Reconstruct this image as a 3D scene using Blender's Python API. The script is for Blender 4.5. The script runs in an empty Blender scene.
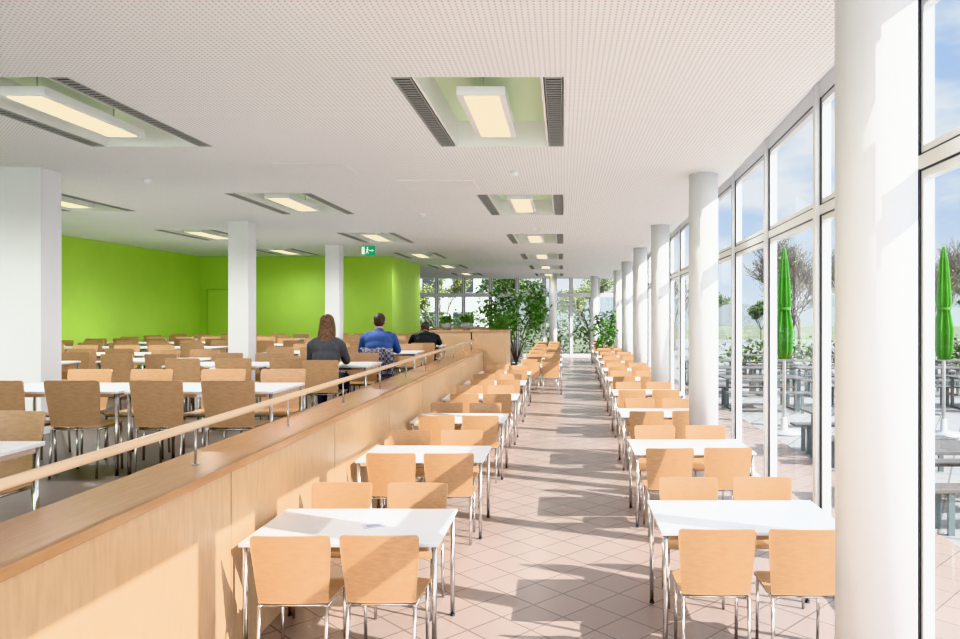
import bpy, bmesh, math, random
from mathutils import Vector, Matrix
random.seed(7)
S = bpy.context.scene
COL = S.collection
EYE = 2.12; CEIL = 3.82; UP = 0.70

# ------------------------------------------------------------ materials
def new_mat(name):
    m = bpy.data.materials.new(name); m.use_nodes = True
    nt = m.node_tree; b = nt.nodes["Principled BSDF"]
    return m, nt, b
def mat(name, col, rough=0.5, metal=0.0, noise=0.0, nscale=5.0, emit=None, es=0.0, bump=0.0):
    m, nt, b = new_mat(name)
    b.inputs["Base Color"].default_value = (*col, 1); b.inputs["Roughness"].default_value = rough
    b.inputs["Metallic"].default_value = metal
    if emit:
        b.inputs["Emission Color"].default_value = (*emit, 1); b.inputs["Emission Strength"].default_value = es
    if noise > 0 or bump > 0:
        tc = nt.nodes.new("ShaderNodeTexCoord"); n = nt.nodes.new("ShaderNodeTexNoise")
        n.inputs["Scale"].default_value = nscale; n.inputs["Detail"].default_value = 3
        nt.links.new(tc.outputs["Object"], n.inputs["Vector"])
        r = nt.nodes.new("ShaderNodeValToRGB")
        r.color_ramp.elements[0].position = 0.3; r.color_ramp.elements[1].position = 0.7
        r.color_ramp.elements[0].color = (*[c * (1 - noise) for c in col], 1)
        r.color_ramp.elements[1].color = (*[min(1, c * (1 + noise)) for c in col], 1)
        nt.links.new(n.outputs["Fac"], r.inputs["Fac"]); nt.links.new(r.outputs["Color"], b.inputs["Base Color"])
        if bump > 0:
            bp = nt.nodes.new("ShaderNodeBump"); bp.inputs["Strength"].default_value = bump
            nt.links.new(n.outputs["Fac"], bp.inputs["Height"]); nt.links.new(bp.outputs["Normal"], b.inputs["Normal"])
    return m
def wood(name, c1, c2, scale=(1, 1, 1), rough=0.35, rnd=0.0):
    m, nt, b = new_mat(name)
    tc = nt.nodes.new("ShaderNodeTexCoord"); mp = nt.nodes.new("ShaderNodeMapping")
    mp.inputs["Scale"].default_value = scale
    n = nt.nodes.new("ShaderNodeTexNoise"); n.inputs["Scale"].default_value = 6; n.inputs["Detail"].default_value = 6
    r = nt.nodes.new("ShaderNodeValToRGB")
    r.color_ramp.elements[0].position = 0.3; r.color_ramp.elements[1].position = 0.72
    r.color_ramp.elements[0].color = (*c1, 1); r.color_ramp.elements[1].color = (*c2, 1)
    nt.links.new(tc.outputs["Object"], mp.inputs["Vector"]); nt.links.new(mp.outputs["Vector"], n.inputs["Vector"])
    nt.links.new(n.outputs["Fac"], r.inputs["Fac"])
    out = r.outputs["Color"]
    if rnd > 0:
        oi = nt.nodes.new("ShaderNodeObjectInfo"); hs = nt.nodes.new("ShaderNodeHueSaturation")
        mr = nt.nodes.new("ShaderNodeMapRange"); mr.inputs["To Min"].default_value = 1 - rnd; mr.inputs["To Max"].default_value = 1 + rnd
        nt.links.new(oi.outputs["Random"], mr.inputs["Value"]); nt.links.new(mr.outputs["Result"], hs.inputs["Value"])
        nt.links.new(out, hs.inputs["Color"]); out = hs.outputs["Color"]
    nt.links.new(out, b.inputs["Base Color"]); b.inputs["Roughness"].default_value = rough
    return m

M_WHITE = mat("white_paint", (0.84, 0.85, 0.86), 0.6, noise=0.02, nscale=2)
M_COLUMN = mat("column_paint", (0.76, 0.765, 0.77), 0.45, noise=0.015, nscale=3)
M_FRAME = mat("white_frame", (0.83, 0.84, 0.85), 0.35)
M_GASKET = mat("dark_gasket", (0.03, 0.035, 0.045), 0.4)
M_CHROME = mat("chrome", (0.66, 0.66, 0.66), 0.18, 1.0)
M_GREEN = mat("green_wall_paint", (0.47, 0.74, 0.12), 0.6, noise=0.03, nscale=1.5)
M_GREEND = mat("green_door_frame", (0.38, 0.63, 0.09), 0.5)
M_TOP = mat("white_laminate", (0.76, 0.78, 0.81), 0.28)
M_CHAIR = wood("beech_plywood", (0.48, 0.29, 0.16), (0.57, 0.36, 0.205), (3, 3, 12), 0.32, 0.10)
M_PANEL = wood("beech_panel", (0.53, 0.355, 0.21), (0.62, 0.43, 0.265), (14, 5, 0.8), 0.36)
M_LEDGE = wood("beech_ledge", (0.44, 0.24, 0.115), (0.52, 0.30, 0.15), (14, 0.6, 4), 0.25)
M_GAP = mat("panel_joint", (0.16, 0.09, 0.045), 0.7)
M_RAIL = wood("light_rail_wood", (0.66, 0.49, 0.33), (0.76, 0.59, 0.42), (14, 0.6, 4), 0.35)
M_STEEL = mat("brushed_steel", (0.5, 0.5, 0.5), 0.3, 1.0)
M_VENT = mat("vent_dark", (0.025, 0.025, 0.025), 0.7)
M_SLAT = mat("vent_slat", (0.40, 0.40, 0.38), 0.5)
M_RECESS = mat("recess_white", (0.88, 0.88, 0.87), 0.6)
M_RECGREEN = mat("recess_green", (0.76, 0.90, 0.62), 0.6)
M_GLOW = mat("lamp_diffuser", (0.9, 0.8, 0.6), 0.5, emit=(1.0, 0.86, 0.58), es=.95)
M_UFLOOR = mat("upper_floor_linoleum", (0.115, 0.092, 0.083), 0.35, noise=0.06, nscale=8)
M_LEAF = mat("leaf_green", (0.11, 0.25, 0.06), 0.5, noise=0.45, nscale=4)
M_TLEAF = mat("spring_leaf", (0.20, 0.24, 0.09), 0.7, noise=0.4, nscale=1)
M_TDARK = mat("evergreen_leaf", (0.09, 0.15, 0.05), 0.7, noise=0.4, nscale=1)
M_BARK = mat("bark", (0.12, 0.10, 0.085), 0.9, noise=0.2, nscale=10)
M_POT = mat("grey_pot", (0.35, 0.34, 0.33), 0.6)
M_SOIL = mat("soil", (0.05, 0.035, 0.02), 0.9)
M_UMB = mat("umbrella_green", (0.055, 0.21, 0.025), 0.9, noise=0.15, nscale=6)
M_POLE = mat("pole_grey", (0.5, 0.5, 0.5), 0.4, 0.5)
M_OTAB = mat("weathered_slats", (0.10, 0.10, 0.10), 0.8, noise=0.15, nscale=8)
M_OLEG = mat("outdoor_leg", (0.08, 0.11, 0.115), 0.5)
M_GRASS = mat("grass", (0.12, 0.14, 0.09), 0.9, noise=0.3, nscale=0.3)
M_HILL = mat("hill", (0.13, 0.15, 0.16), 0.95, noise=0.3, nscale=0.05)
M_SIGN = mat("exit_sign_green", (0.0, 0.30, 0.12), 0.4, emit=(0.0, 0.35, 0.14), es=0.4)
M_SIGNW = mat("exit_sign_white", (0.9, 0.9, 0.9), 0.4, emit=(1, 1, 1), es=0.4)
M_SKIN = mat("skin", (0.62, 0.36, 0.26), 0.5)
M_HAIRB = mat("brown_hair", (0.13, 0.07, 0.04), 0.6, noise=0.45, nscale=40)
M_HAIRD = mat("dark_hair", (0.05, 0.034, 0.025), 0.55, noise=0.3, nscale=30)
M_GREYTOP = mat("grey_jumper", (0.08, 0.085, 0.095), 0.85, noise=0.1, nscale=20)
M_BLUE = mat("blue_shirt", (0.05, 0.10, 0.30), 0.8, noise=0.1, nscale=15)
M_BLACK = mat("dark_jacket", (0.02, 0.022, 0.028), 0.8, noise=0.1, nscale=15)
M_JEANS = mat("dark_trousers", (0.03, 0.035, 0.06), 0.85)
M_SHOE = mat("dark_shoes", (0.02, 0.02, 0.02), 0.5)
M_EYE = mat("eye", (0.05, 0.04, 0.03), 0.2)
M_PAPER = mat("paper", (0.62, 0.63, 0.70), 0.6)
M_PRINT = mat("card_print", (.4, .42, .52), .6)
M_BUILD = mat("pale_building", (0.6, 0.61, 0.61), 0.8)

def ceiling_mat():
    m, nt, b = new_mat("perforated_ceiling")
    tc = nt.nodes.new("ShaderNodeTexCoord")
    sc = nt.nodes.new("ShaderNodeVectorMath"); sc.operation = 'MULTIPLY'; sc.inputs[1].default_value = (28, 28, 0)
    fr = nt.nodes.new("ShaderNodeVectorMath"); fr.operation = 'FRACTION'
    sb = nt.nodes.new("ShaderNodeVectorMath"); sb.operation = 'SUBTRACT'; sb.inputs[1].default_value = (.5, .5, 0)
    ln = nt.nodes.new("ShaderNodeVectorMath"); ln.operation = 'LENGTH'
    lt = nt.nodes.new("ShaderNodeMapRange"); lt.inputs["From Min"].default_value = 0.14; lt.inputs["From Max"].default_value = 0.24
    lt.inputs["To Min"].default_value = 1; lt.inputs["To Max"].default_value = 0
    mx = nt.nodes.new("ShaderNodeMix"); mx.data_type = 'RGBA'
    mx.inputs[6].default_value = (0.89, 0.897, 0.905, 1); mx.inputs[7].default_value = (0.50, 0.50, 0.50, 1)
    L = nt.links.new
    L(tc.outputs["Object"], sc.inputs[0]); L(sc.outputs[0], fr.inputs[0]); L(fr.outputs[0], sb.inputs[0])
    L(sb.outputs[0], ln.inputs[0]); L(ln.outputs["Value"], lt.inputs["Value"]); L(lt.outputs[0], mx.inputs[0])
    L(mx.outputs[2], b.inputs["Base Color"]); b.inputs["Roughness"].default_value = 0.8
    return m
M_CEIL = ceiling_mat()

def tile_mat(name, c1, c2, mortar, size, rot, rough, msize=0.006):
    m, nt, b = new_mat(name)
    tc = nt.nodes.new("ShaderNodeTexCoord"); mp = nt.nodes.new("ShaderNodeMapping"); mp.inputs["Rotation"].default_value = (0, 0, rot)
    br = nt.nodes.new("ShaderNodeTexBrick"); br.offset = 0
    br.inputs["Color1"].default_value = (*c1, 1); br.inputs["Color2"].default_value = (*c2, 1); br.inputs["Mortar"].default_value = (*mortar, 1)
    br.inputs["Scale"].default_value = 1; br.inputs["Brick Width"].default_value = size; br.inputs["Row Height"].default_value = size
    br.inputs["Mortar Size"].default_value = msize; br.inputs["Mortar Smooth"].default_value = 0.1
    nt.links.new(tc.outputs["Object"], mp.inputs["Vector"]); nt.links.new(mp.outputs["Vector"], br.inputs["Vector"])
    nt.links.new(br.outputs["Color"], b.inputs["Base Color"]); b.inputs["Roughness"].default_value = rough
    return m
M_TILE = tile_mat("floor_tiles", (0.285, 0.23, 0.21), (0.315, 0.255, 0.232), (0.165, 0.13, 0.115), 0.30, math.radians(45), 0.24, .006)
M_PAVE = tile_mat("terrace_paving", (0.20, 0.205, 0.21), (0.235, 0.24, 0.245), (0.11, 0.11, 0.11), 0.4, math.radians(30), 0.8, 0.012)

def glass_mat():
    m = bpy.data.materials.new("window_glass"); m.use_nodes = True; nt = m.node_tree
    for n in list(nt.nodes): nt.nodes.remove(n)
    o = nt.nodes.new("ShaderNodeOutputMaterial"); t = nt.nodes.new("ShaderNodeBsdfTransparent"); g = nt.nodes.new("ShaderNodeBsdfGlossy")
    t.inputs["Color"].default_value = (0.94, 0.96, 0.96, 1); g.inputs["Roughness"].default_value = 0.0
    mx = nt.nodes.new("ShaderNodeMixShader"); mx.inputs[0].default_value = 0.08
    nt.links.new(t.outputs[0], mx.inputs[1]); nt.links.new(g.outputs[0], mx.inputs[2]); nt.links.new(mx.outputs[0], o.inputs[0])
    return m
M_GLASS = glass_mat()

def plaid():
    m, nt, b = new_mat("plaid_cloth")
    tc = nt.nodes.new("ShaderNodeTexCoord"); ch = nt.nodes.new("ShaderNodeTexChecker"); ch.inputs["Scale"].default_value = 24
    ch.inputs["Color1"].default_value = (0.05, 0.07, 0.16, 1); ch.inputs["Color2"].default_value = (0.30, 0.27, 0.25, 1)
    nt.links.new(tc.outputs["Object"], ch.inputs["Vector"]); nt.links.new(ch.outputs["Color"], b.inputs["Base Color"]); b.inputs["Roughness"].default_value = 0.9
    return m
M_PLAID = plaid()

# ------------------------------------------------------------ mesh builder
class MB:
    def __init__(s): s.v = []; s.f = []; s.mi = []; s.mats = []; s.sm = []
    def m(s, mt):
        if mt not in s.mats: s.mats.append(mt)
        return s.mats.index(mt)
    def face(s, idx, mt, smooth=False): s.f.append(idx); s.mi.append(s.m(mt)); s.sm.append(smooth)
    def quad(s, pts, mt, smooth=False):
        n = len(s.v); s.v += [tuple(p) for p in pts]; s.face(list(range(n, n + len(pts))), mt, smooth)
    def box(s, x0, x1, y0, y1, z0, z1, mt, rot=None, at=(0, 0, 0)):
        n = len(s.v)
        P = [(x, y, z) for z in (z0, z1) for y in (y0, y1) for x in (x0, x1)]
        if rot is not None: P = [tuple(rot @ Vector(p) + Vector(at)) for p in P]
        s.v += P
        for f in ([0, 2, 3, 1], [4, 5, 7, 6], [0, 1, 5, 4], [2, 6, 7, 3], [0, 4, 6, 2], [1, 3, 7, 5]):
            s.face([n + i for i in f], mt)
    def tube(s, p0, p1, r0, mt, r1=None, n=10, caps=True):
        if r1 is None: r1 = r0
        p0 = Vector(p0); p1 = Vector(p1); d = (p1 - p0)
        if d.length < 1e-6: return
        q = d.to_track_quat('Z', 'Y'); b = len(s.v)
        for p, r in ((p0, r0), (p1, r1)):
            for i in range(n):
                a = 2 * math.pi * i / n
                s.v.append(tuple(p + q @ Vector((math.cos(a) * r, math.sin(a) * r, 0))))
        for i in range(n):
            j = (i + 1) % n; s.face([b + i, b + j, b + n + j, b + n + i], mt, True)
        if caps:
            s.face([b + i for i in reversed(range(n))], mt); s.face([b + n + i for i in range(n)], mt)
    def path(s, pts, r, mt, n=8):
        for a, b in zip(pts[:-1], pts[1:]): s.tube(a, b, r, mt, n=n)
        for p in pts[1:-1]: s.ell(p, (r, r, r), mt, 8, 6)
    def ell(s, c, rad, mt, nu=16, nv=10, rot=None):
        b = len(s.v); c = Vector(c)
        def P(i, j):
            th = math.pi * j / nv; ph = 2 * math.pi * i / nu
            p = Vector((rad[0] * math.sin(th) * math.cos(ph), rad[1] * math.sin(th) * math.sin(ph), rad[2] * math.cos(th)))
            if rot is not None: p = rot @ p
            return tuple(c + p)
        s.v.append(P(0, 0))
        for j in range(1, nv):
            for i in range(nu): s.v.append(P(i, j))
        s.v.append(P(0, nv)); last = len(s.v) - 1
        for i in range(nu):
            k = (i + 1) % nu
            s.face([b, b + 1 + i, b + 1 + k], mt, True)
            s.face([last, b + 1 + (nv - 2) * nu + k, b + 1 + (nv - 2) * nu + i], mt, True)
            for j in range(nv - 2):
                s.face([b + 1 + j * nu + i, b + 1 + (j + 1) * nu + i, b + 1 + (j + 1) * nu + k, b + 1 + j * nu + k], mt, True)
    def lathe(s, prof, mt, n=24, c=(0, 0), fold=0, nf=8):
        b = len(s.v)
        for r, z in prof:
            for i in range(n):
                a = 2 * math.pi * i / n; rr = r * (1 + fold * math.cos(nf * a))
                s.v.append((c[0] + rr * math.cos(a), c[1] + rr * math.sin(a), z))
        for k in range(len(prof) - 1):
            for i in range(n):
                j = (i + 1) % n
                s.face([b + k * n + i, b + k * n + j, b + (k + 1) * n + j, b + (k + 1) * n + i], mt, True)
        s.face([b + i for i in reversed(range(n))], mt); e = b + (len(prof) - 1) * n; s.face([e + i for i in range(n)], mt)
    def sheet(s, fn, us, vs, off, mt):
        b = len(s.v); nu = len(us); nv = len(vs)
        for side in (0, 1):
            for v in vs:
                for u in us:
                    p = Vector(fn(u, v)) + (Vector(off(u, v)) if side else Vector((0, 0, 0))); s.v.append(tuple(p))
        N = nu * nv
        for j in range(nv - 1):
            for i in range(nu - 1):
                a = b + j * nu + i
                s.face([a, a + 1, a + nu + 1, a + nu], mt, True); s.face([N + a, N + a + nu, N + a + nu + 1, N + a + 1], mt, True)
        ring = [i for i in range(nu)] + [j * nu + nu - 1 for j in range(1, nv)] + [(nv - 1) * nu + i for i in reversed(range(nu - 1))] + [j * nu for j in reversed(range(1, nv - 1))]
        n0 = len(s.v)
        for k in ring: s.v.append(s.v[b + k])
        for k in ring: s.v.append(s.v[b + N + k])
        R = len(ring)
        for k in range(R):
            c = (k + 1) % R
            s.face([n0 + c, n0 + k, n0 + R + k, n0 + R + c], mt)
    def mesh(s, name, bevel=0):
        me = bpy.data.meshes.new(name); me.from_pydata(s.v, [], s.f)
        for mt in s.mats: me.materials.append(mt)
        me.polygons.foreach_set("material_index", s.mi); me.polygons.foreach_set("use_smooth", s.sm); me.update()
        bm = bmesh.new(); bm.from_mesh(me)
        if bevel > 0:
            bmesh.ops.bevel(bm, geom=bm.edges[:], offset=bevel, segments=2, affect='EDGES', profile=0.5)
        bmesh.ops.recalc_face_normals(bm, faces=bm.faces[:]); bm.to_mesh(me); bm.free()
        return me

def obj(name, me, parent=None, loc=(0, 0, 0), rotz=0, label=None, cat=None, group=None, kind=None):
    o = bpy.data.objects.new(name, me); COL.objects.link(o)
    if parent: o.parent = parent
    o.location = loc; o.rotation_euler = (0, 0, rotz)
    if label: o["label"] = label
    if cat: o["category"] = cat
    if group: o["group"] = group
    if kind: o["kind"] = kind
    return o
def struct(name, me, label, cat, loc=(0, 0, 0)):
    return obj(name, me, None, loc, 0, label, cat, None, "structure")
def thing(name, parts, loc, rotz, label, cat, group=None, scale=None):
    r = bpy.data.objects.new(name, None); r.empty_display_size = 0.2; COL.objects.link(r)
    r.location = loc; r.rotation_euler = (0, 0, rotz)
    if scale: r.scale = (scale,) * 3
    r["label"] = label; r["category"] = cat
    if group: r["group"] = group
    for p in parts:
        o = obj(p[0], p[1], r, p[2])
        if len(p) > 3 and p[3]: o["label"] = p[3]
        if len(p) > 4:
            for q in p[4]: obj(q[0], q[1], o, q[2])
    return r

# ------------------------------------------------------------ room shape
WP = [(-6, 1.62), (3.25, 2.05), (9, 2.38), (14.2, 2.55), (19.2, 2.70), (24.3, 2.82), (36.2, 3.0)]
def xw(y):
    for (a, xa), (b, xb) in zip(WP[:-1], WP[1:]):
        if y <= b: return xa + (xb - xa) * (y - a) / (b - a)
    return WP[-1][1]
Y0, Y1 = -2.6, 36.0
XL = -10.95
b = MB(); b.box(-2.3, 3.6, Y0, Y1 + .2, -0.2, 0, M_TILE); struct("floor", b.mesh("floor"), "pinkish-beige tiled floor laid diagonally in the lower aisle", "floor")
b = MB(); b.box(XL - .2, -2.3, Y0, Y1 + .2, -0.2, UP, M_UFLOOR); struct("floor", b.mesh("floor_upper"), "dark smooth floor of the raised seating level", "floor")
lights = []
for k in range(6): lights.append((-0.62, 5.26 + 5.22 * k))
for k in range(6): lights.append((-4.2, 5.26 + 5.1 * k))
for k in range(3): lights.append((-7.75, 5.1 + 4.9 * k))
lights.append((-7.75, 19.3))
HW, HD = 0.625, 2.2
xs = {XL - .2, 1.3}; ys = {Y0, Y1 + .2}
for (cx, y) in lights: xs |= {cx - HW, cx + HW}; ys |= {y, y + HD}
xs = sorted(xs); ys = sorted(ys)
b = MB()
for i in range(len(xs) - 1):
    for j in range(len(ys) - 1):
        mx_, my_ = (xs[i] + xs[i + 1]) / 2, (ys[j] + ys[j + 1]) / 2
        if any(abs(mx_ - cx) < HW and y < my_ < y + HD for cx, y in lights): continue
        b.quad([(xs[i], ys[j], CEIL), (xs[i], ys[j + 1], CEIL), (xs[i + 1], ys[j + 1], CEIL), (xs[i + 1], ys[j], CEIL)], M_CEIL)
yy = [Y0 + (Y1 + .2 - Y0) * i / 60 for i in range(61)]
for a, c in zip(yy[:-1], yy[1:]):
    ea, ec = xw(a) - 0.30, xw(c) - 0.30
    b.quad([(1.3, a, CEIL), (1.3, c, CEIL), (ec, c, CEIL), (ea, a, CEIL)], M_CEIL)
struct("ceiling", b.mesh("ceiling"), "white perforated acoustic ceiling", "ceiling")
b = MB()
for a, c in zip(yy[:-1], yy[1:]):
    ea, ec = xw(a) - 0.30, xw(c) - 0.30; wa, wc = xw(a) + .05, xw(c) + .05
    b.quad([(ea, a, CEIL), (ec, c, CEIL), (ec, c, 4.08), (ea, a, 4.08)], M_WHITE)
    b.quad([(ea, a, 4.08), (ec, c, 4.08), (wc, c, 4.08), (wa, a, 4.08)], M_WHITE)
struct("trim_1", b.mesh("soffit"), "white recessed soffit above the glazing", "trim")
b = MB()
for a, c in zip(yy[:-1], yy[1:]):
    wa, wc = xw(a) + .25, xw(c) + .25
    P = [(XL - .4, a), (XL - .4, c), (wc, c), (wa, a)]
    b.quad([(x, y, 4.3) for x, y in P], M_WHITE); b.quad([(x, y, 4.45) for x, y in P], M_WHITE)
    b.quad([(wa, a, 4.3), (wc, c, 4.3), (wc, c, 4.45), (wa, a, 4.45)], M_WHITE)
struct("trim_2", b.mesh("sun_block_roof"), "unseen white roof slab added over the ceiling to block sun", "trim")  # roof slab out of view, added to stop sun leaking in above the ceiling
for i, (x0, x1, y0, y1) in enumerate([(-2.15, -1.15, 9.35, 10.25), (-3.3, -2.5, 8.3, 8.9), (-2.1, -1.2, 15.0, 15.8)]):
    b = MB(); b.box(x0, x1, y0, y1, CEIL - .004, CEIL + .01, M_WHITE)
    struct("trim_%d" % (3 + i), b.mesh("hatch"), "smooth white access hatch set in the ceiling", "trim")

b = MB(); b.box(XL - .2, XL, Y0, 22.0, UP, CEIL, M_GREEN); struct("wall_left", b.mesh("wall_left"), "bright lime green painted side wall", "wall")
b = MB(); b.box(XL - .2, -5.15, 22.0, 26.3, UP, CEIL, M_GREEN)
struct("wall_back", b.mesh("wall_back"), "bright lime green painted end wall block", "wall")
b = MB(); b.box(-.47, .47, -.02, 0.02, 0, 2.1, M_GREEN); b.box(-.52, -.48, -.03, .03, 0, 2.15, M_GREEND); b.box(.48, .52, -.03, .03, 0, 2.15, M_GREEND); b.box(-.52, .52, -.03, .03, 2.11, 2.15, M_GREEND)
d = struct("door_1", b.mesh("door"), "flush green painted door in the green wall", "door", (-10.2, 21.965, UP))
b = MB(); b.tube((.38, -.06, 1.05), (.25, -.06, 1.05), .012, M_STEEL); b.tube((.38, 0, 1.05), (.38, -.06, 1.05), .012, M_STEEL); obj("handle", b.mesh("handle"), d)

# parapet
b = MB()
PE = 18.28
seams = [-2.5, -1.6, .4, 2.4, 4.4, 6.4, 8.4, 10.4, 12.4, 14.4, 16.4, PE]
for a, c in zip(seams[:-1], seams[1:]):
    b.box(-2.02, -2.0, a + .006, c - .006, 0.0, 1.165, M_PANEL)
b.box(-2.4, -2.022, seams[0], PE, 0.0, 1.165, M_GAP)
b.box(-2.415, -2.401, seams[0], PE, UP, 1.165, M_PANEL)
pp = b.mesh("parapet_body")
b = MB(); b.box(-2.43, -1.985, seams[0], PE, 1.166, 1.215, M_LEDGE); pl = b.mesh("parapet_ledge", 0.005)
thing("parapet", [("panelling", pp, (0, 0, 0), "light beech panels with fine vertical joints"), ("ledge", pl, (0, 0, 0), "darker orange beech capping ledge")], (0, 0, 0), 0,
      "long low beech-panelled parapet dividing the two levels", "parapet")
b = MB(); b.tube((0, -2.5, .235), (0, PE - .3, .235), .024, M_RAIL, n=16); mr = b.mesh("rail")
b = MB(); b.tube((0, 0, 0), (0, 0, .213), .007, M_STEEL); b.lathe([(.02, 0), (.02, .006)], M_STEEL, 16); mp_ = b.mesh("post")
parts = [("handrail", mr, (0, 0, 0), "round light wood rail")]
for y in [-2.2, -.7, .9] + [4.35 + 1.46 * k for k in range(10)]: parts.append(("post", mp_, (0, y, 0)))
thing("guard_rail", parts, (-2.19, 0, 1.2155), 0, "round light wood handrail on slim steel posts", "railing")
DX0, DX1, DY0, DY1, DT = -3.33, -1.42, 18.3, 20.0, 1.64
b = MB()
b.box(-2.28, DX1, DY0, DY0 + .02, 0, DT, M_PANEL); b.box(DX0, -2.31, DY0, DY0 + .02, UP, DT, M_PANEL)
b.box(-2.28, DX1 - .02, DY0 + .022, DY1, 0, DT, M_PANEL); b.box(DX0, -2.31, DY0 + .022, DY1, UP, DT, M_PANEL)
bb = b.mesh("divider_body"); b = MB(); b.box(DX0 - .02, DX1 + .02, DY0 - .02, DY1 + .02, DT + .001, DT + .04, M_LEDGE)
thing("wooden_divider", [("body", bb, (0, 0, 0)), ("worktop", b.mesh("divider_top"), (0, 0, 0))], (0, 0, 0), 0, "plain beech-panelled raised block at the end of the parapet", "counter")

b = MB(); b.lathe([(.178, 0), (.178, CEIL)], M_COLUMN, 48); cm = b.mesh("round_column")
for x, y in [(1.455, 3.4), (1.73, 9.0), (1.89, 14.2), (2.03, 19.2), (2.13, 24.3), (2.2, 29.4), (-.45, 33.2), (1.45, 33.6)]:
    struct("trim_%d" % (10 + int(y)), cm, "round white structural column beside the glazing", "column", (x, y, 0))
for i, (x0, x1, y0, y1) in enumerate([(-6.66, -6.08, 8.5, 8.85), (-6.17, -5.8, 13.45, 13.8), (-5.93, -5.58, 18.2, 18.55)]):
    b = MB(); b.box(x0, x1, y0, y1, UP, CEIL, M_COLUMN)
    struct("trim_%d" % (60 + i), b.mesh("square_pillar"), "square white structural pillar on the raised level", "column")

# ------------------------------------------------------------ windows
HEAD = 3.99; TR = 2.99
def window(i, p0, p1, lab):
    p0 = Vector((*p0, 0)); p1 = Vector((*p1, 0)); d = (p1 - p0); L = d.length; ang = math.atan2(d.y, d.x)
    b = MB(); b.box(-.04, .04, -.05, .08, 0, 4.08, M_FRAME)
    z = [(0.0, .09), (TR - .04, TR + .04), (HEAD - .05, 4.08)]
    for z0, z1 in z: b.box(.04, L - .04, -.04, .045, z0, z1, M_FRAME)
    for z0, z1 in ((.09, TR - .04), (TR + .04, HEAD - .05)):
        w = .024; a0, a1 = .04, L - .04
        b.box(a0, a0 + w, -.03, .045, z0, z1, M_GASKET); b.box(a1 - w, a1, -.03, .045, z0, z1, M_GASKET)
        b.box(a0 + w, a1 - w, -.03, .04, z0, z0 + .012, M_GASKET); b.box(a0 + w, a1 - w, -.03, .04, z1 - .012, z1, M_GASKET)
        q = w; w2 = .055
        b.box(a0 + q, a0 + w2, -.025, .035, z0 + .012, z1 - .012, M_FRAME); b.box(a1 - w2, a1 - q, -.025, .035, z0 + .012, z1 - .012, M_FRAME)
        b.box(a0 + w2, a1 - w2, -.025, .035, z0 + .012, z0 + w2, M_FRAME); b.box(a0 + w2, a1 - w2, -.025, .035, z1 - w2, z1 - .012, M_FRAME)
    o = struct("window_%d" % i, b.mesh("window_frame"), lab, "window", (p0.x, p0.y, 0)); o.rotation_euler[2] = ang
    g = MB()
    for z0, z1 in ((.14, TR - .09), (TR + .09, HEAD - .10)):
        g.quad([(.095, 0, z0), (L - .095, 0, z0), (L - .095, 0, z1), (.095, 0, z1)], M_GLASS)
    obj("glass", g.mesh("glass"), o)
nodes = [4.28 + 1.94 * k for k in range(-3, 17)]
n = 1
for a, c in zip(nodes[:-1], nodes[1:]):
    window(n, (xw(a), a), (xw(c), c), "tall white-framed glazing bay with transom facing the terrace"); n += 1
ye = nodes[-1]
ex = [xw(ye) - k * 1.3 for k in range(0, 11)]
for a, c in zip(ex[:-1], ex[1:]):
    window(n, (c, ye), (a, ye), "tall white-framed glazing bay closing the end of the hall"); n += 1

# ------------------------------------------------------------ ceiling lights
b = MB()
hw, h = HW, .26
b.box(-hw - .02, -hw, 0, HD, 0, h, M_RECESS); b.box(hw, hw + .02, 0, HD, 0, h, M_RECESS)
b.box(-hw, hw, -.02, 0, 0, h, M_RECESS); b.box(-hw, hw, HD, HD + .02, 0, h, M_RECESS); b.box(-hw - .02, hw + .02, -.02, HD + .02, h, h + .02, M_RECGREEN)
b.box(-hw + .15, -hw + .17, 0, HD, .005, h, M_RECESS); b.box(hw - .17, hw - .15, 0, HD, .005, h, M_RECESS)
m_rec = b.mesh("recess")
b = MB(); b.box(0, .13, .02, HD - .02, .012, .02, M_VENT); b.box(0, .13, .0, .02, 0, .02, M_SLAT); b.box(0, .13, HD - .02, HD, 0, .02, M_SLAT)
k = .04
while k < HD - .03: b.box(0.0, .13, k, k + .012, 0.003, .0115, M_SLAT); k += .06
b.box(0, .008, .02, HD - .02, -.001, .0115, M_SLAT); b.box(.122, .13, .02, HD - .02, -.001, .0115, M_SLAT)
m_vent = b.mesh("air_vent")
b = MB(); b.box(-.19, .19, .42, 1.78, .0, .07, M_FRAME); b.tube((0, .6, .07), (0, .6, h), .006, M_STEEL); b.tube((0, 1.6, .07), (0, 1.6, h), .006, M_STEEL); m_lh = b.mesh("lamp_housing")
b = MB(); b.box(-.135, .135, .46, 1.74, -.006, -.001, M_GLOW); m_lg = b.mesh("diffuser")
for cx, y in lights:
    r = thing("ceiling_light", [("recess", m_rec, (0, 0, .001)), ("air_vent", m_vent, (-hw + .01, 0, 0)), ("air_vent", m_vent, (hw - .14, 0, 0)),
          ("lamp_housing", m_lh, (-.02, 0, -.005)), ("diffuser", m_lg, (-.02, 0, -.005), "warm glowing diffuser")],
          (cx, y, CEIL), 0, "recessed rectangular ceiling light flanked by slatted air vents", "ceiling light", "recessed ceiling lights")
    sp = bpy.data.lights.new("lamp_glow", 'SPOT'); sp.spot_size = math.radians(168); sp.spot_blend = 1.0; sp.shadow_soft_size = 0.0
    sp.energy = 70 if cx > -2 else (350 if cx > -6 else 480); sp.color = (1, .98, .95)
    if y > 19: sp.energy *= .3
    so_ = bpy.data.objects.new("lamp_glow", sp); COL.objects.link(so_); so_.parent = r; so_.location = (-.02, 1.1, -.03)
b = MB(); b.lathe([(.055, 0), (.055, -.02), (.035, -.045), (.02, -.05)], M_FRAME, 20); sd = b.mesh("smoke_detector")
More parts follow.
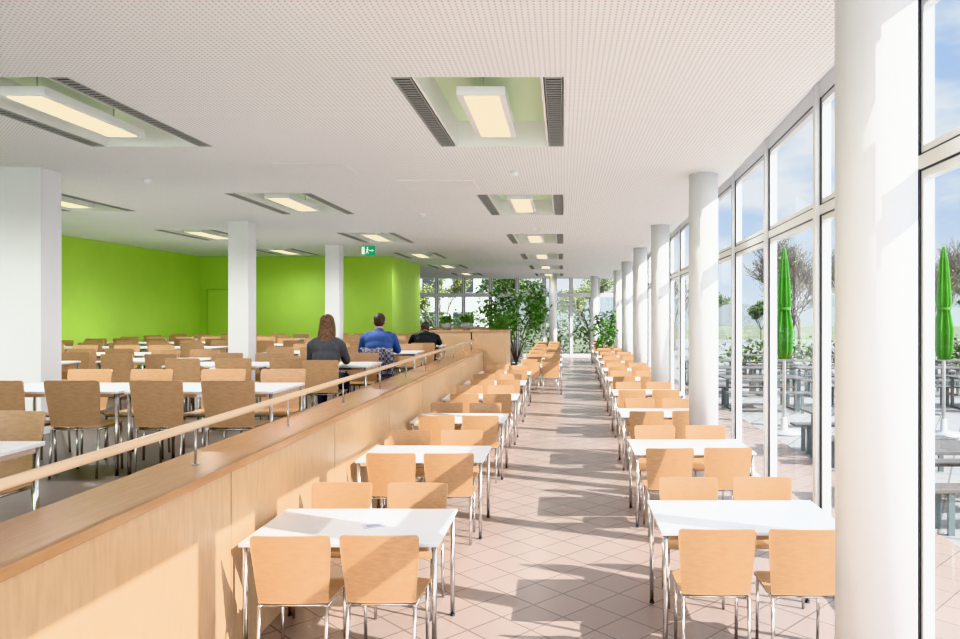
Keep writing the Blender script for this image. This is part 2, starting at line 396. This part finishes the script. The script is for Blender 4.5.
for x, y in [(-.58, 8.8), (-2.4, 12.5), (-5.3, 9.3), (-.58, 14.6)]:
    obj("smoke_detector", sd, None, (x, y, CEIL), 0, "small white round smoke detector on the ceiling", "smoke detector", "ceiling smoke detectors")
b = MB(); b.box(-.17, .17, -.02, .02, -.28, -.06, M_SIGN); s0 = b.mesh("sign_panel")
b = MB(); yq = -.0225
def poly(pts): b.quad([(x, yq, z) for x, z in pts], M_SIGNW)
poly([(-.15, -.26), (-.08, -.26), (-.08, -.08), (-.15, -.08)])
poly([(.03, -.18), (.10, -.18), (.10, -.16), (.03, -.16)]); poly([(.10, -.205), (.145, -.17), (.10, -.135)])
b.ell((-.01, yq, -.10), (.016, .002, .016), M_SIGNW, 10, 6)
poly([(-.03, -.18), (-.005, -.18), (.005, -.12), (-.02, -.12)]); poly([(-.03, -.18), (-.06, -.24), (-.045, -.245), (-.012, -.19)]); poly([(-.02, -.18), (.0, -.18), (.02, -.245), (.005, -.25)])
poly([(-.02, -.125), (-.05, -.155), (-.045, -.165), (-.015, -.14)]); poly([(.0, -.13), (.03, -.15), (.027, -.16), (-.002, -.145)])
s1 = b.mesh("pictogram")
b = MB(); b.tube((-.12, 0, -.06), (-.12, 0, 0), .005, M_STEEL); b.tube((.12, 0, -.06), (.12, 0, 0), .005, M_STEEL); s2 = b.mesh("hanger")
thing("exit_sign", [("sign_panel", s0, (0, 0, 0)), ("pictogram", s1, (0, 0, 0), "white running figure, doorway and arrow"), ("hanger", s2, (0, 0, 0))], (-4.78, 17.9, CEIL), 0,
      "green emergency exit sign with white running figure and arrow", "exit sign")

# ------------------------------------------------------------ chair
def sm(a, b_, t): return a + (b_ - a) * t
us = [-1, -.99, -.965, -.93, -.88, -.6, -.3, 0, .3, .6, .88, .93, .965, .99, 1]
def back_fn(u, v):
    hw_ = sm(.202, .228, min(1, v * 1.15)); x = u * hw_
    cr = .022; dx = max(0, abs(x) - (hw_ - cr)); drop = cr - math.sqrt(max(0, cr * cr - dx * dx))
    z = sm(.452, .845 - drop, v)
    yb = -.198 - .055 * v + .016 * u * u
    return (x, yb, z)
b = MB(); b.sheet(back_fn, us, [0, .2, .4, .6, .8, .93, 1], lambda u, v: (0, .012, 0), M_CHAIR); m_back = b.mesh("backrest")
def seat_fn(u, v):
    hw_ = sm(.202, .22, v)
    cr = .045; x = u * hw_; dx = max(0, abs(x) - (hw_ - cr)); drop = (cr - math.sqrt(max(0, cr * cr - dx * dx)))
    y_ = sm(-.198, .215 - drop, v); z = .440 - .010 * math.sin(v * math.pi)
    if v < .01: y_ = -.198 + .016 * u * u
    if v > .9: z -= .01 * (v - .9) / .1
    return (x, y_, z)
b = MB(); b.sheet(seat_fn, us, [0, .06, .14, .3, .5, .7, .85, .93, 1], lambda u, v: (0, 0, .012), M_CHAIR); m_seat = b.mesh("seat")
b = MB(); b.path([(0, .19, 0), (0, .175, .42)], .0105, M_CHROME); m_legf = b.mesh("leg_front")
b = MB(); b.path([(0, -.215, 0), (0, -.18, .42)], .0105, M_CHROME); m_legb = b.mesh("leg_back")
b = MB()
for sx in (-1, 1):
    b.tube((sx * .195, .178, .418), (sx * .195, -.182, .418), .0105, M_CHROME, n=8)
b.tube((-.195, .13, .415), (.195, .13, .415), .009, M_CHROME, n=8); b.tube((-.195, -.15, .415), (.195, -.15, .415), .009, M_CHROME, n=8)
m_cfr = b.mesh("frame")
CH = [("seat", m_seat, (0, 0, 0)), ("backrest", m_back, (0, 0, 0)), ("frame", m_cfr, (0, 0, 0), "chrome tube frame"),
      ("leg", m_legf, (-.195, 0, 0), "chrome leg"), ("leg", m_legf, (.195, 0, 0), "chrome leg"), ("leg", m_legb, (-.195, 0, 0), "chrome leg"), ("leg", m_legb, (.195, 0, 0), "chrome leg")]
def chair(x, y, z, rot, grp, label=None, jit=.015):
    ja = .04 if z == 0 else .09
    return thing("dining_chair", CH, (x + random.uniform(-jit, jit), y + random.uniform(-jit, jit), z), rot + random.uniform(-ja, ja) * (jit > 0),
          label or "beech plywood cafeteria chair with slim chrome legs at a white table", "chair", grp)
def table_parts(w, d):
    b = MB(); b.box(-w / 2, w / 2, -d / 2, d / 2, .716, .74, M_TOP)
    tp = b.mesh("table_top", .004)
    b = MB(); e = .03
    for y_ in (-d / 2 + e, d / 2 - e): b.box(-w / 2 + e + .016, w / 2 - e - .016, y_ - .01, y_ + .01, .685, .715, M_CHROME)
    for x_ in (-w / 2 + e, w / 2 - e): b.box(x_ - .01, x_ + .01, -d / 2 + e + .016, d / 2 - e - .016, .685, .715, M_CHROME)
    fr = b.mesh("table_frame")
    b = MB(); b.tube((0, 0, .0), (0, 0, .715), .0155, M_CHROME, n=14); b.lathe([(.018, 0), (.018, .012)], M_GASKET, 14); lg = b.mesh("table_leg")
    P = [("table_top", tp, (0, 0, 0), "white laminate top"), ("frame", fr, (0, 0, 0), "chrome frame rails")]
    for sx in (-1, 1):
        for sy in (-1, 1): P.append(("leg", lg, (sx * (w / 2 - e), sy * (d / 2 - e), 0), "chrome leg"))
    return P
T1 = table_parts(1.2, .78); T2 = table_parts(1.3, .78)
def dining(cx, yf, z, T, grp, front=(-.29, .29), back=(-.29, .29), fy=.15, by=.16):
    thing("dining_table", T, (cx, yf + .39, z), 0, "rectangular white-topped cafeteria table with chrome legs", "table", grp + " tables")
    for dx in front: chair(cx + dx, yf + fy, z, 0, grp + " chairs")
    for dx in back: chair(cx + dx, yf + .78 + by, z, math.pi, grp + " chairs")
for k in range(12):
    cx = -1.345 if k < 6 else -.62
    dining(cx, 4.37 + 2.45 * k, 0, T1, "lower row along the parapet", front=(-.215, .305), back=(-.31, .25), fy=.05, by=.10)
for k in range(11):
    if k == 9: continue
    y = 4.60 + 2.6 * k; cx = 1.22 + .09 * k - .003 * k * k
    dining(cx, y, 0, T1, "lower row along the windows", front=(-.30, .24), back=(-.27, .30), fy=-.06, by=.05)
g = "raised level"
dining(-3.4, 3.1, UP, T2, g, front=(), back=(.13,))
dining(-4.73, 3.1, UP, T2, g, front=(), back=(-.31, .31))
for y in (6.35, 9.4, 12.5, 14.95, 17.35, 19.7):
    for cx in (-3.17, -4.52):
        if y > 16 and cx == -3.17: continue
        if y == 9.4 and cx == -3.17: fr = (-.35,)
        elif y == 12.5 and cx == -3.17: fr = (-.36,)
        elif y == 14.95 and cx == -3.17: fr = (-.36,)
        else: fr = (-.31, .31)
        dining(cx, y, UP, T2, g, front=fr, back=(-.31, .31), fy=.10, by=.12)
for y in (10.3, 15.4, 19.4): dining(-5.95, y, UP, T2, g, front=(-.31, .31), back=(-.31, .31))
for y in (9.6, 11.9, 14.2, 16.5, 18.8):
    for cx in (-7.5, -8.85, -10.2):
        if cx < -10 and y < 13: continue
        dining(cx, y, UP, T2, g, front=(-.31, .31), back=(-.31, .31))
for y in (22.2, 24.6, 27.0, 29.4):
    for cx in ((-3.2,) if y < 26 else (-3.2, -4.6)): dining(cx, y, UP, T2, g, front=(-.31, .31), back=(-.31, .31))
b = MB(); b.box(-.07, .07, -.05, .05, 0, .002, M_PAPER); b.box(-.045, .045, -.03, .02, .0021, .003, M_PRINT)
obj("leaflet", b.mesh("leaflet"), None, (-1.23, 4.74, .7405), .5, "small pale printed leaflet lying on the white table", "leaflet")

# ------------------------------------------------------------ people
def remeshed(name, b, mt, voxel=.012, it=4):
    me = b.mesh(name + "_raw"); o = bpy.data.objects.new(name + "_tmp", me); COL.objects.link(o)
    r = o.modifiers.new("r", 'REMESH'); r.mode = 'VOXEL'; r.voxel_size = voxel; r.use_smooth_shade = True
    s = o.modifiers.new("s", 'SMOOTH'); s.iterations = it; s.factor = .5
    dg = bpy.context.evaluated_depsgraph_get(); ev = o.evaluated_get(dg)
    out = bpy.data.meshes.new_from_object(ev); out.name = name
    bpy.data.objects.remove(o); out.materials.clear(); out.materials.append(mt)
    for p in out.polygons: p.use_smooth = True; p.material_index = 0
    return out
def limb(b, p0, p1, r0, r1, mt):
    b.tube(p0, p1, r0, mt, r1, n=14); b.ell(p0, (r0,) * 3, mt, 14, 8); b.ell(p1, (r1,) * 3, mt, 14, 8)
def person(name_lab, loc, rotz, shirt, hairm, longhair, lean=0.0, scale=1.0, wide=1.0, head_dn=0.0):
    m = M_SKIN
    def T(p):
        x, y, z = p; dz = z - .55
        if dz <= 0: return Vector(p)
        c, s = math.cos(lean), math.sin(lean)
        return Vector((x, y * c + dz * s, .55 + dz * c - y * s))
    def torso(b, e):
        b.ell((0, -.04, .55), (.175 + e, .125 + e, .10 + e), m); b.ell(T((0, -.04, .66)), (.15 * wide + e, .11 + e, .13 + e), m)
        b.ell(T((0, -.04, .80)), (.165 * wide + e, .115 + e, .15 + e), m); b.ell(T((0, -.035, .92)), (.18 * wide + e, .11 + e, .12 + e), m)
        limb(b, T((-.12 * wide, -.03, .985)), T((.12 * wide, -.03, .985)), .055 + e, .055 + e, m)
        limb(b, T((0, -.03, .99)), T((0, -.015, 1.05)), .065 + e, .055 + e, m)
    sh = [T((s * .175 * wide, -.03, .955)) for s in (-1, 1)]; el = [Vector((s * .225 * wide, .10 + lean * .35, .77)) for s in (-1, 1)]; wr = [Vector((s * .13, .33 + lean * .25, .785)) for s in (-1, 1)]
    def arms(b, e, full=True):
        for i in (0, 1):
            limb(b, sh[i], el[i], .052 + e, .041 + e, m); limb(b, el[i], wr[i] if full else el[i].lerp(wr[i], .95), .040 + e, .028 + e, m)
    def legs(b, e, cut=1):
        for s in (-1, 1):
            limb(b, (s * .09, 0, .545), (s * .13, .40, .53), .085 + e, .062 + e, m); limb(b, (s * .13, .40, .53), (s * .13, .37, .09 if cut else .12), .058 + e, .036 + e, m)
    hc = T((0, .01, 1.20)) + Vector((0, head_dn, -head_dn))
    b = MB(); torso(b, 0); arms(b, 0); legs(b, 0)
    limb(b, T((0, -.02, 1.0)), T((0, -.005, 1.13)), .053, .05, m)
    b.ell(hc + Vector((0, 0, .02)), (.076, .095, .10), m); b.ell(hc + Vector((0, .03, -.05)), (.055, .06, .07), m)
    limb(b, hc + Vector((0, .09, .015)), hc + Vector((0, .112, -.02)), .010, .014, m)
    limb(b, hc + Vector((-.02, .088, -.055)), hc + Vector((.02, .088, -.055)), .010, .010, m)
    for s in (-1, 1):
        b.ell(hc + Vector((s * .082, .0, .0)), (.014, .02, .034), m, 10, 8)
        limb(b, (s * .13, .36, .06), (s * .135, .50, .03), .035, .028, m)
    for i, s in ((0, -1), (1, 1)):
        w = wr[i]; pd = Vector((-s * .35, 1, 0)).normalized(); sd_ = Vector((1, s * .35, 0)).normalized()
        pc = w + pd * .055; b.ell(pc, (.040, .048, .016), m, 14, 8)
        for f in range(4):
            o_ = (f - 1.5) * .021; ln = [.062, .075, .08, .068][f if s < 0 else 3 - f]
            base = pc + sd_ * o_ + pd * .035; mid = base + pd * ln * .55 + Vector((0, 0, .006)); tip = base + pd * ln + Vector((0, 0, -.012))
            limb(b, base, mid, .0095, .009, m); limb(b, mid, tip, .009, .0075, m)
        tb = pc - sd_ * s * .03 - pd * .015; tm = tb - sd_ * s * .028 + pd * .03; limb(b, tb, tm, .0115, .010, m); limb(b, tm, tm + pd * .03, .010, .008, m)
    body = remeshed("body", b, M_SKIN, .0085, 3)
    b = MB(); torso(b, .014); arms(b, .012, False); shirt_m = remeshed("shirt", b, shirt, .012, 5)
    b = MB(); b.ell((0, -.04, .53), (.188, .138, .10), m); legs(b, .014, 0); trs = remeshed("trousers", b, M_JEANS, .012, 4)
    b = MB()
    for s in (-1, 1): limb(b, (s * .13, .34, .05), (s * .137, .52, .035), .045, .038, m); b.box(s * .135 - .045, s * .135 + .045, .30, .56, 0.0, .03, m)
    shoes = remeshed("shoes", b, M_SHOE, .012, 2)
    b = MB(); b.ell(hc + Vector((0, -.018, .042)), (.086, .096, .092), m); b.ell(hc + Vector((0, -.045, .0)), (.078, .062, .075), m)
    if longhair:
        b.ell(hc + Vector((0, -.065, -.08)), (.085, .05, .13), m)
        for i in range(9):   # loose strands falling down the back
            a = (i - 4) / 4.0; x0 = a * .078; yb = -.165 - .12 * lean
            limb(b, hc + Vector((x0 * .8, -.085 + .03 * a * a, -.04)), hc + Vector((x0 * 1.05, -.135 + .04 * a * a, -.19)), .026, .024, m)
            limb(b, hc + Vector((x0 * 1.05, -.135 + .04 * a * a, -.19)), hc + Vector((x0 * .85 + .01 * math.sin(i * 2), yb - .02 + .04 * a * a, -.38 - .04 * math.cos(i * 1.7))), .024, .011, m)
        for s in (-1, 1): b.ell(hc + Vector((s * .074, -.01, -.08)), (.024, .05, .13), m)
    hair = remeshed("hair", b, hairm, .009, 2)
    b = MB()
    for s in (-1, 1): b.ell(hc + Vector((s * .03, .088, .02)), (.011, .008, .007), M_EYE, 10, 6)
    eyes = b.mesh("eyes")
    return thing("person", [("body", body, (0, 0, 0)), ("shirt", shirt_m, (0, 0, 0)), ("trousers", trs, (0, 0, 0)), ("shoes", shoes, (0, 0, 0)), ("hair", hair, (0, 0, 0)), ("eyes", eyes, (0, 0, 0))],
                 loc, rotz, name_lab, "person", None, scale)
def seatp(lab, x, y, rot, shirt, hair, lh, lean, sc, wide, hd=0.0):
    person(lab, (x, y, UP), rot, shirt, hair, lh, lean, sc, wide, hd)
chair(-2.97, 9.15, UP, 0, g + " chairs", "beech plywood chair occupied by a long-haired person", 0)
seatp("person with long brown hair in dark grey top seated at table", -2.97, 9.16, .1, M_GREYTOP, M_HAIRB, True, .08, 1.06, .92)
chair(-2.86, 11.3, UP, .15, g + " chairs", "beech plywood chair occupied by person in blue shirt", 0)
seatp("person with short brown hair in blue shirt seated on chair", -2.86, 11.32, .15, M_BLUE, M_HAIRD, False, .2, 1.08, 1.15)
chair(-2.70, 14.3, UP, 0, g + " chairs", "beech plywood chair occupied by person in black jacket", 0)
seatp("person in black jacket hunched forward over a table", -2.70, 14.32, .2, M_BLACK, M_HAIRD, False, .68, 1.06, 1.2)
b = MB()
def jk(u, v):
    a = v * 2 - 1
    if a < 0: yv = -.30 - .02 * math.sin(u * 9); z = .87 + a * .42
    else: yv = -.225; z = .87 - a * .2
    if abs(a) < .12: yv = -.262; z = .882
    return (u * (.24 + .03 * abs(a)), yv + .01 * math.sin(u * 14 + v * 3), z + .01 * math.sin(u * 6))
b.sheet(jk, [-1 + i * .1 for i in range(21)], [0, .1, .2, .3, .4, .47, .53, .6, .8, 1], lambda u, v: (0, -.015 if v < .5 else .015, .008), M_PLAID)
obj("jacket", b.mesh("jacket"), None, (-2.86, 11.3, UP), .15, "blue and grey checked jacket hung over a chair back", "jacket")

# ------------------------------------------------------------ plants
def leafcloud(b, centers, n, size, mt, droop=.3):
    for _ in range(n):
        c, r = random.choice(centers)
        d = Vector((random.gauss(0, 1), random.gauss(0, 1), random.gauss(0, 1))).normalized() * (random.random() ** .4)
        p = Vector(c) + Vector((d.x * r[0], d.y * r[1], d.z * r[2]))
        a = Vector((random.gauss(0, 1), random.gauss(0, 1), random.gauss(-droop, .5))).normalized()
        s_ = a.cross(Vector((random.gauss(0, 1), random.gauss(0, 1), random.gauss(0, 1)))).normalized()
        l = size * random.uniform(.6, 1.3); w = l * .28; nn = a.cross(s_) * l * .1
        b.quad([p, p + a * l * .35 + s_ * w, p + a * l * .75 + s_ * w * .7 - nn, p + a * l - nn * 2, p + a * l * .75 - s_ * w * .7 - nn, p + a * l * .35 - s_ * w], mt)
def plant(x, y, z, h, w, label, n=900, ls=.16, lo=.5):
    b = MB(); b.lathe([(.17, 0), (.22, .40), (.24, .42), (.21, .42), (.20, .38)], M_POT, 28); pot = b.mesh("pot")
    b = MB(); b.lathe([(.2, .36), (.2, .385)], M_SOIL, 20); soil = b.mesh("soil")
    b = MB(); cs = []
    for k in range(10):
        a = k * 2.4; f = k / 9; rad = w * (.12 + .3 * math.sin(math.pi * (.25 + .6 * f)))
        t = Vector((math.cos(a) * rad, math.sin(a) * rad, h * (.9 - (.9 - lo) * f)))
        mid = Vector((t.x * .3, t.y * .3, t.z * .5)); b.tube((0, 0, .37), mid, .02, M_BARK, .014, 8); b.tube(mid, t, .014, M_BARK, .006, 8)
        cs.append((t, (w * .15, w * .15, h * .08))); cs.append((mid.lerp(t, .8), (w * .16, w * .16, h * .07)))
    tr = b.mesh("trunk"); b = MB(); leafcloud(b, cs, n, ls, M_LEAF); lf = b.mesh("foliage")
    thing("potted_plant", [("pot", pot, (0, 0, 0)), ("soil", soil, (0, 0, 0)), ("trunk", tr, (0, 0, 0)), ("foliage", lf, (0, 0, 0))], (x, y, z), 0, label, "plant")
plant(-1.6, 25.0, 0, 3.15, 2.4, "large bushy green indoor tree in a pot", 1500, .14, .58)
plant(-1.75, 21.6, 0, 2.4, 1.0, "leafy green plant standing behind the beech block", 450, .12, .68)
plant(1.6, 28.1, 0, 2.25, .95, "medium potted fern-like plant beside the row of tables", 600, .13, .4)
def small_plant(x, y, z, h, w):
    b = MB(); b.lathe([(.10, 0), (.13, .18), (.11, .18)], M_POT, 20); pot = b.mesh("pot"); b = MB(); b.tube((0, 0, .1), (0, 0, h * .7), .01, M_BARK, n=6); st = b.mesh("stem")
    b = MB(); leafcloud(b, [((0, 0, h * .75), (w, w, h * .25))], 160, .10, M_LEAF)
    thing("potted_plant", [("pot", pot, (0, 0, 0)), ("stem", st, (0, 0, 0)), ("foliage", b.mesh("foliage"), (0, 0, 0))], (x, y, z), 0, "small leafy pot plant standing on the beech block", "plant", "small plants on the block")
small_plant(-2.6, 19.6, DT + .041, .4, .18); small_plant(-3.1, 19.5, DT + .041, .35, .15)

# ------------------------------------------------------------ outside
b = MB(); b.box(0, 40, -15, 60, -.3, -.06, M_PAVE); b.v = [(max(v[0], 2.0) if v[1] < 0 else max(v[0], 3.3), v[1], v[2]) for v in b.v]
obj("terrace", b.mesh("terrace"), None, (0, 0, 0), 0, "grey paved outdoor terrace beyond the glazing", "terrace", kind="structure")
b = MB(); b.box(-200, 250, 60.01, 400, -1.5, -.6, M_GRASS); b.box(-200, -11.3, -15, 60, -1.5, -.6, M_GRASS); b.box(40.01, 250, -60, 60, -1.5, -.6, M_GRASS); b.box(-11.29, 3.2, 36.6, 60, -1.5, -.3, M_GRASS)
obj("lawn", b.mesh("lawn"), None, (0, 0, 0), 0, "dull green grassland around the terrace", "lawn", kind="structure")
b = MB()
for layer, (yd, hh) in enumerate(((150, 2.0), (300, 9))):
    N = 60; pts = []
    for i in range(N + 1):
        x = -220 + i * 10; z = hh + 3 * math.sin(i * .35 + layer) * (.5 + .5 * layer) + 1.2 * math.sin(i * .9 + 2 * layer) + (2 if layer == 0 else 0); pts.append((x, z))
    for (xa, za), (xb, zb) in zip(pts[:-1], pts[1:]):
        b.quad([(xa, yd, -1), (xb, yd, -1), (xb, yd + 5, zb), (xa, yd + 5, za)], M_HILL, True); b.quad([(xa, yd + 5, za), (xb, yd + 5, zb), (xb, yd + 60, -1), (xa, yd + 60, -1)], M_HILL, True)
obj("hill", b.mesh("hill"), None, (0, 0, 0), 0, "distant wooded ridge on the horizon", "hill", kind="structure")
def branch(b, p, d, l, r, depth, tips):
    e = p + d * l; b.tube(p, e, r, M_BARK, r * .65, 5 if depth > 2 else 3, False)
    if depth == 0: tips.append(e); return
    for k in range(3):
        nd = (d + Vector((random.gauss(0, .42), random.gauss(0, .42), random.gauss(.22, .25)))).normalized()
        branch(b, p + d * l * random.uniform(.45, 1), nd, l * random.uniform(.66, .92), max(r * .58, .007), depth - 1, tips)
def tree_mesh(h, leafm, nl, ls, dep=5, tk=.016):
    b = MB(); tips = []; branch(b, Vector((0, 0, 0)), Vector((0, 0, 1)), h * .22, h * tk, dep, tips); tm = b.mesh("trunk")
    b = MB(); leafcloud(b, [(t, (.4, .4, .35)) for t in tips], nl, ls, leafm); return tm, b.mesh("foliage")
TV = [tree_mesh(8.5, M_TLEAF, 700, .10, 7, .014), tree_mesh(8, M_TLEAF, 5000, .16, 5), tree_mesh(9, M_TDARK, 7000, .22, 5), tree_mesh(8.0, M_TLEAF, 500, .10, 7, .013)]
LAB = ["bare spring tree with many fine branches", "tree with thin fresh yellow-green leaves", "dense green tree", "bare spring tree with many fine branches"]
for x, y, k, z, sc in [(10.4, 33.5, 0, -.1, 1.0), (17.5, 34.5, 3, -.1, .9), (13.6, 42, 3, -.1, 1.1), (23.5, 41, 0, -.1, 1.0), (10.0, 52, 2, -.1, .6), (32, 56, 2, -.1, .6), (20, 50, 0, -.1, 1.1), (6.4, 42, 0, -.1, .9), (16, 59, 2, -.1, .5), (26, 59, 2, -.1, .55),
                       (-13, 50, 2, -.6, .85), (-8, 47, 1, -.6, .9), (-3.2, 52, 2, -.6, .9), (1.8, 48, 1, -.6, .9), (-18, 46, 1, -.6, .8)]:
    tm, fm = TV[k]
    thing("tree", [("trunk", tm, (0, 0, 0)), ("foliage", fm, (0, 0, 0))], (x, y, z), random.uniform(0, 6), LAB[k] + " beyond the terrace", "tree", "trees outside", sc)
def hedge(x0, x1, y, h, lab, n=260):
    b = MB(); cs = [((x, y, h * .5), (1.3, .7, h * .5)) for x in [x0 + i for i in range(int(x1 - x0))]]
    leafcloud(b, cs, n * len(cs), .22, M_TDARK)
    obj("hedge", b.mesh("hedge"), None, (0, 0, -.3), 0, lab, "hedge", kind="stuff")
hedge(-16, 6, 43.5, 2.8, "tall green hedge outside the end glazing", 240); hedge(7, 36, 29.6, 1.5, "low green hedge along the terrace edge", 170)
b = MB(); b.lathe([(.03, 0), (.03, 3.2)], M_POLE, 14); up_ = b.mesh("pole")
b = MB(); b.lathe([(.07, 1.35), (.11, 1.5), (.12, 1.9), (.075, 2.25), (.095, 2.35), (.08, 2.7), (.055, 3.1), (.015, 3.36)], M_UMB, 64, fold=.38, nf=7); uc = b.mesh("canopy")
b = MB(); b.lathe([(.10, 2.22), (.104, 2.28)], M_UMB, 24); us_ = b.mesh("strap")
b = MB(); b.lathe([(.32, 0), (.32, .05), (.06, .08), (.05, .3)], M_POLE, 24); ub = b.mesh("umbrella_base")
UMB = [(4.0, 13.2), (6.78, 13.0)]
for x, y in UMB:
    thing("umbrella", [("pole", up_, (0, 0, 0)), ("canopy", uc, (0, 0, 0), "folded green canopy"), ("strap", us_, (0, 0, 0)), ("base", ub, (0, 0, 0))], (x, y, -.06), .3, "closed green parasol standing on the terrace", "umbrella", "terrace parasols")
b = MB()
for k in range(6): b.box(-.9, .9, -.36 + k * .122, -.25 + k * .122, .71, .74, M_OTAB)
ot = b.mesh("table_top")
b = MB()
for k in range(3): b.box(-.9, .9, -.16 + k * .11, -.06 + k * .11, .42, .45, M_OTAB)
ob = b.mesh("bench_slats")
b = MB(); b.box(-.03, .03, -.33, .33, .0, .04, M_OLEG); b.box(-.03, .03, -.3, -.25, .04, .71, M_OLEG); b.box(-.03, .03, .25, .3, .04, .71, M_OLEG); b.box(-.03, .03, -.33, .33, .67, .71, M_OLEG); ol = b.mesh("trestle")
b = MB(); b.box(-.03, .03, -.15, -.11, 0, .42, M_OLEG); b.box(-.03, .03, .11, .15, 0, .42, M_OLEG); b.box(-.03, .03, -.15, .15, .38, .42, M_OLEG); obl = b.mesh("bench_trestle")
for iy in range(7):
    for ix in range(5):
        x = 4.5 + ix * 2.6; y = 7.9 + iy * 2.9
        if not (.2 < x / y < .62): continue
        if any(abs(x - ux) < 1.3 and abs(y - uy) < 1.15 for ux, uy in UMB): continue
        thing("terrace_table", [("table_top", ot, (0, 0, 0)), ("trestle", ol, (-.7, 0, 0)), ("trestle", ol, (.7, 0, 0))], (x, y, -.06), 0, "grey slatted outdoor table on the terrace", "table", "terrace tables")
        for s in (-.62, .62):
            thing("terrace_bench", [("seat_slats", ob, (0, 0, 0)), ("trestle", obl, (-.7, 0, 0)), ("trestle", obl, (.7, 0, 0))], (x, y + s, -.06), 0, "grey slatted outdoor bench beside a terrace table", "bench", "terrace benches")
b = MB(); b.box(-9, 9, 0, 8, 0, 7.5, M_BUILD); bbd = b.mesh("building_body")
b = MB(); b.box(-.9, .9, -.05, -.01, 0, 1.3, M_GASKET); bw = b.mesh("building_window")
thing("building", [("body", bbd, (0, 0, 0))] + [("building_window", bw, (-7 + 2.8 * i, 0, zz)) for i in range(6) for zz in (1.5, 4.6)], (-16, 66, -.6), 0, "pale two-storey building with dark windows", "building")

# ------------------------------------------------------------ lights / world / camera
SD = Vector((-.75, .33, -.565))
sun = bpy.data.lights.new("sun", 'SUN'); sun.energy = 10.5; sun.angle = math.radians(.35); sun.color = (1, .955, .885)
so = bpy.data.objects.new("sun", sun); COL.objects.link(so)
so.rotation_euler = SD.to_track_quat('-Z', 'Y').to_euler()
w = bpy.data.worlds.new("World"); S.world = w; w.use_nodes = True; nt = w.node_tree; L = nt.links.new
bg = nt.nodes["Background"]
tc = nt.nodes.new("ShaderNodeTexCoord"); sx = nt.nodes.new("ShaderNodeSeparateXYZ"); L(tc.outputs["Generated"], sx.inputs[0])
rp = nt.nodes.new("ShaderNodeValToRGB"); e = rp.color_ramp.elements; e[0].position = 0; e[0].color = (.78, .84, .91, 1); e[1].position = .5; e[1].color = (.30, .48, .77, 1)
e2 = rp.color_ramp.elements.new(.15); e2.color = (.52, .67, .88, 1)
L(sx.outputs["Z"], rp.inputs["Fac"])
mp = nt.nodes.new("ShaderNodeMapping"); mp.inputs["Scale"].default_value = (1, 1, 2.6); L(tc.outputs["Generated"], mp.inputs["Vector"])
nz = nt.nodes.new("ShaderNodeTexNoise"); nz.inputs["Scale"].default_value = 5; nz.inputs["Detail"].default_value = 7; L(mp.outputs[0], nz.inputs["Vector"])
cr = nt.nodes.new("ShaderNodeValToRGB"); cr.color_ramp.elements[0].position = .42; cr.color_ramp.elements[1].position = .60; L(nz.outputs["Fac"], cr.inputs["Fac"])
mx = nt.nodes.new("ShaderNodeMix"); mx.data_type = 'RGBA'; L(cr.outputs["Color"], mx.inputs[0]); L(rp.outputs["Color"], mx.inputs[6]); mx.inputs[7].default_value = (.88, .90, .92, 1)
dt = nt.nodes.new("ShaderNodeVectorMath"); dt.operation = 'DOT_PRODUCT'; L(tc.outputs["Generated"], dt.inputs[0]); dt.inputs[1].default_value = tuple(-SD.normalized())
mr = nt.nodes.new("ShaderNodeMapRange"); mr.interpolation_type = 'SMOOTHSTEP'; mr.inputs["From Min"].default_value = .3; mr.inputs["From Max"].default_value = .9
mr.inputs["To Min"].default_value = 0.0; mr.inputs["To Max"].default_value = 1.0; L(dt.outputs["Value"], mr.inputs["Value"])
m2 = nt.nodes.new("ShaderNodeMapRange"); m2.interpolation_type = 'SMOOTHSTEP'; m2.inputs["From Min"].default_value = .1; m2.inputs["From Max"].default_value = -.8
m2.inputs["To Min"].default_value = 0.0; m2.inputs["To Max"].default_value = 1.0; L(sx.outputs["Y"], m2.inputs["Value"])
mh = nt.nodes.new("ShaderNodeMath"); mh.operation = 'MAXIMUM'; L(mr.outputs[0], mh.inputs[0]); L(m2.outputs[0], mh.inputs[1])
hz = nt.nodes.new("ShaderNodeMix"); hz.data_type = 'RGBA'; L(mh.outputs[0], hz.inputs[0]); L(mx.outputs[2], hz.inputs[6]); hz.inputs[7].default_value = (.96, .97, .99, 1)
st = nt.nodes.new("ShaderNodeMapRange"); st.inputs["To Min"].default_value = .95; st.inputs["To Max"].default_value = 2.9; L(mh.outputs[0], st.inputs["Value"])
L(hz.outputs[2], bg.inputs["Color"]); L(st.outputs[0], bg.inputs["Strength"])
cam = bpy.data.cameras.new("camera"); co = bpy.data.objects.new("camera", cam); COL.objects.link(co)
co.location = (0, 0, EYE); co.rotation_euler = (math.pi / 2, 0, 0)
cam.sensor_width = 36; cam.lens = 730 / 960 * 36; cam.shift_x = -83 / 960; cam.shift_y = -6.5 / 960; cam.clip_end = 1000
S.camera = co
S.view_settings.view_transform = 'Khronos PBR Neutral'; S.view_settings.look = 'None'; S.view_settings.exposure = 0.25
try:
    S.view_settings.use_white_balance = True; S.view_settings.white_balance_temperature = 6300
except Exception: pass
